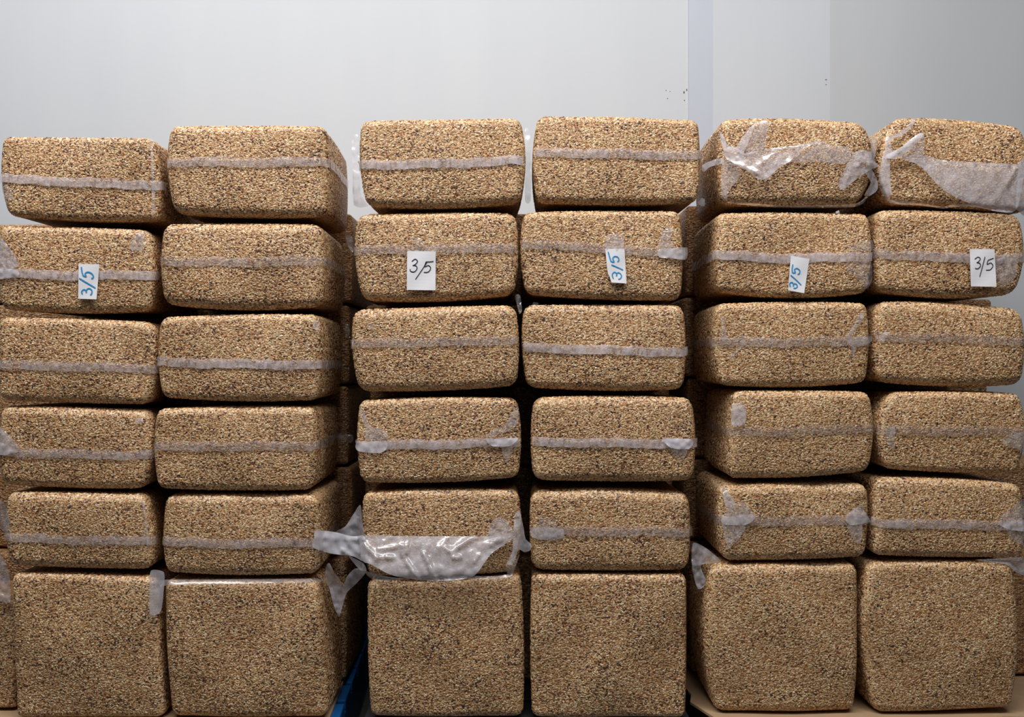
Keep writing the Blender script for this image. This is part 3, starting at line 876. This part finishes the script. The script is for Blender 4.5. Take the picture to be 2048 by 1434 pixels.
# paper tags with handwriting
def ribbon(points, width, y_of, n=8):
    """a pen stroke: smooth line through photograph points, laid flat on the tag"""
    pts = [Vector(p) for p in points]
    if len(pts) > 2:
        ext = [pts[0] * 2 - pts[1]] + pts + [pts[-1] * 2 - pts[-2]]
        sm = []
        for i in range(1, len(ext) - 2):
            p0, p1, p2, p3 = ext[i - 1:i + 3]
            for k in range(n):
                t = k / n
                sm.append(0.5 * ((2 * p1) + (p2 - p0) * t + (2 * p0 - 5 * p1 + 4 * p2 - p3) * t * t + (3 * p1 - p0 - 3 * p2 + p3) * t ** 3))
        sm.append(pts[-1])
    else:
        sm = [pts[0].lerp(pts[1], k / 6) for k in range(7)]
    V, F = [], []
    for i, p in enumerate(sm):
        d = (sm[min(i + 1, len(sm) - 1)] - sm[max(i - 1, 0)]).normalized()
        nrm = Vector((-d.y, d.x))
        w = width * .5 * (0.75 if i in (0, len(sm) - 1) else 1)
        for s in (-1, 1):
            q = p + nrm * w * s
            V.append(P(q.x, q.y, y_of(q.x, q.y)))
    for i in range(len(sm) - 1):
        F.append((2 * i, 2 * i + 1, 2 * i + 3, 2 * i + 2))
    return V, F


def tag(key, corners, strokes, ink, width, label, curl=0.0):
    root, blk = BLOCKS[key]
    tl, tr, br, bl = [Vector(c) for c in corners]
    ctr = (tl + tr + br + bl) / 4
    x0, _, z0 = P(ctr.x, ctr.y)
    yb = min(blk.front_y(*[P(c[0], c[1])[k] for k in (0, 2)]) for c in corners + [tuple(ctr)]) - 0.0052
    H = (bl - tl).length

    def y_of(x, y):
        t = (y - ctr.y) / H
        s = (x - ctr.x) / 40.0
        return yb - 0.0018 * t * t - curl * max(0, t + .1) ** 2 * max(0, .5 - s) + 0.0006 * math.sin(6 * t + 3 * s)
    n, m = 8, 12
    V, F = [], []
    for layer in (0, 0.0004):
        for j in range(m + 1):
            for i in range(n + 1):
                p = tl.lerp(tr, i / n).lerp(bl.lerp(br, i / n), j / m)
                if curl and j / m > .6:
                    p = p + Vector((6 * (j / m - .6) / .4 * (1 - i / n), 0)) * (1 if j / m > .8 else .4)
                V.append(P(p.x, p.y, y_of(p.x, p.y) + layer))
    q = (n + 1) * (m + 1)
    for j in range(m):
        for i in range(n):
            a = j * (n + 1) + i
            F.append((a, a + n + 1, a + n + 2, a + 1))
            F.append((q + a, q + a + 1, q + a + n + 2, q + a + n + 1))
    rim = [i for i in range(n + 1)] + [j * (n + 1) + n for j in range(1, m + 1)] + [m * (n + 1) + i for i in range(n - 1, -1, -1)] + [j * (n + 1) for j in range(m - 1, 0, -1)]
    for k in range(len(rim)):
        a, b = rim[k], rim[(k + 1) % len(rim)]
        F.append((a, b, b + q, a + q))
    t = link_obj('paper_tag', mesh_np('paper_tag', V, F, False), root, PAPER, label=label)
    V, F = [], []
    for s in strokes:
        v, f = ribbon(s, width, lambda x, y: y_of(x, y) - 0.0007)
        b = len(V)
        V += v
        F += [tuple(i + b for i in q_) for q_ in f]
    link_obj('handwriting', mesh_np('handwriting', V, F, False), t, INK[ink])


def T(strokes, s, ox, oy):
    return [tr_(k, s, ox, oy) for k in strokes]


tag((1, 0), [(157.3, 528), (198.8, 528.2), (193, 598.6), (156.2, 597.4)],
    T([[(908, 1040), (902, 1010), (925, 988), (950, 1002), (952, 1025)], [(952, 1022), (956, 990), (985, 976), (1012, 996), (1012, 1030), (996, 1050)],
       [(872, 862), (960, 915), (1055, 972)], [(897, 738), (904, 790), (918, 838)], [(918, 838), (950, 842), (938, 815), (965, 795), (1005, 806), (1030, 840), (1022, 862), (1006, 864)]], 5.517, 0, 400),
    'blue', 2.7, 'white paper tag reading 3/5 sideways in blue marker')
tag((1, 2), [(814.4, 502), (871.5, 502.6), (871, 580.6), (813.7, 579.8)],
    T([[(397, 866), (416, 853), (429, 866), (414, 884), (402, 888)], [(402, 888), (421, 890), (426, 906), (411, 923), (391, 920), (388, 908)],
       [(482, 870), (450, 918), (417, 966)], [(476, 868), (496, 868), (518, 865)], [(476, 868), (469, 894), (490, 888), (502, 904), (488, 924), (464, 926)]], 2.7676, 680, 210),
    'black', 1.7, 'white paper tag reading 3/5 upright in black ink')
tag((1, 3), [(1210.4, 497.2), (1249, 498), (1253, 567), (1217, 565)],
    T([[(1513, 962), (1507, 938), (1520, 925), (1532, 936), (1530, 948)], [(1530, 946), (1534, 930), (1548, 930), (1558, 945), (1552, 960), (1540, 964)],
       [(1502, 884), (1535, 898), (1567, 913)], [(1484, 812), (1492, 840), (1500, 866)], [(1500, 866), (1517, 868), (1510, 850), (1520, 838), (1538, 842), (1544, 858), (1536, 868)]], 2.7676, 680, 210),
    'blue', 2.3, 'white paper tag with curled corner reading 3/5 sideways in blue marker', curl=.006)
tag((1, 4), [(1581.7, 511), (1618.7, 518), (1608.5, 586.4), (1576, 580.6)],
    T([[(656, 1082), (654, 1062), (668, 1056), (676, 1070), (674, 1080)], [(674, 1078), (680, 1064), (694, 1068), (698, 1082), (688, 1090), (676, 1090)],
       [(658, 1012), (690, 1040), (722, 1072)], [(672, 948), (668, 972), (668, 998)], [(668, 998), (686, 998), (682, 980), (696, 972), (712, 984), (712, 1002), (700, 1008)]], 2.9767, 1360, 210),
    'blue', 2.3, 'tilted white paper tag reading 3/5 sideways in blue marker')
tag((1, 5), [(1939.5, 498), (1989, 498.2), (1993, 573.6), (1941.8, 572.8)],
    T([[(1754, 918), (1774, 905), (1788, 916), (1775, 934), (1766, 938)], [(1766, 938), (1784, 942), (1789, 958), (1774, 974), (1756, 972)],
       [(1816, 903), (1800, 965), (1784, 1023)], [(1834, 924), (1850, 918), (1868, 911)], [(1834, 924), (1829, 948), (1850, 940), (1863, 958), (1847, 980), (1822, 983)]], 2.9767, 1360, 210),
    'black', 1.6, 'white paper tag reading 3/5 upright in thin black ink')

# ------------------------------------------------------------------ pallets and cardboard


def pallet(label, x0, x1, y0, y1, top, mat, rot=0.0, plank=False):
    root = bpy.data.objects.new('pallet', None)
    COL.objects.link(root)
    root.location = ((x0 + x1) / 2, (y0 + y1) / 2, 0)
    root.rotation_euler = (0, 0, rot)
    root['label'], root['category'], root['group'] = label, 'pallet', 'pallets under the stacks'
    w, d = (x1 - x0) / 2, (y1 - y0) / 2
    n = 6
    gap = 0.02
    bw = (2 * d - gap * (n - 1)) / n
    for i in range(n):
        a = -d + i * (bw + gap)
        link_obj('deck_board', box_mesh('deck_board', (-w, a, top - .022), (w, a + bw, top), .003), root, mat)
    for x in (-w, -0.05, w - .1):
        link_obj('runner', box_mesh('runner', (x, -d, 0.022), (x + .1, d, top - .022), .003), root, mat)
        link_obj('skid', box_mesh('skid', (x, -d, 0.0), (x + .1, d, .022), .003), root, mat)
    return root


def cardboard(label, pts, z, thick=.005):
    n = len(pts)
    V = [(x, y, z - thick) for x, y in pts] + [(x, y, z) for x, y in pts]
    F = [tuple(range(n))[::-1], tuple(range(n, 2 * n))] + [(i, (i + 1) % n, n + (i + 1) % n, n + i) for i in range(n)]
    return link_obj('cardboard_sheet', mesh_np('cardboard_sheet', V, F, False), None, CARD, label=label, category='cardboard', group='cardboard sheets on the pallets')


pallet('blue plastic pallet under the two left columns of blocks', -1.32, -0.366, 0.0, 0.70, .128, BLUE, rot=.045)
cardboard('brown cardboard sheet on the blue pallet at left', [(-1.30, .0), (-.368, -.005), (-.398, .66), (-1.31, .66)], .1335)
pallet('dark pallet under the two middle columns of blocks', -0.30, 0.36, 0.02, 0.70, .133, GREY)
pallet('pallet under the two right columns of pale blocks', 0.40, 1.18, 0.0, 0.70, .1405, WOOD)
tear = [(0.372, .5)] + [(.376 + .006 * math.sin(i * 2.1), .44 - i * .045) for i in range(9)] + [(0.392, .02), (.404, -.014)]
cardboard('brown cardboard sheet under the pale blocks at right', tear[::-1] + [(.375, .66), (1.2, .66), (1.2, -.012), (.98, -.006), (.93, -.016), (.72, -.010), (.70, -.020), (.55, -.018)], .146)
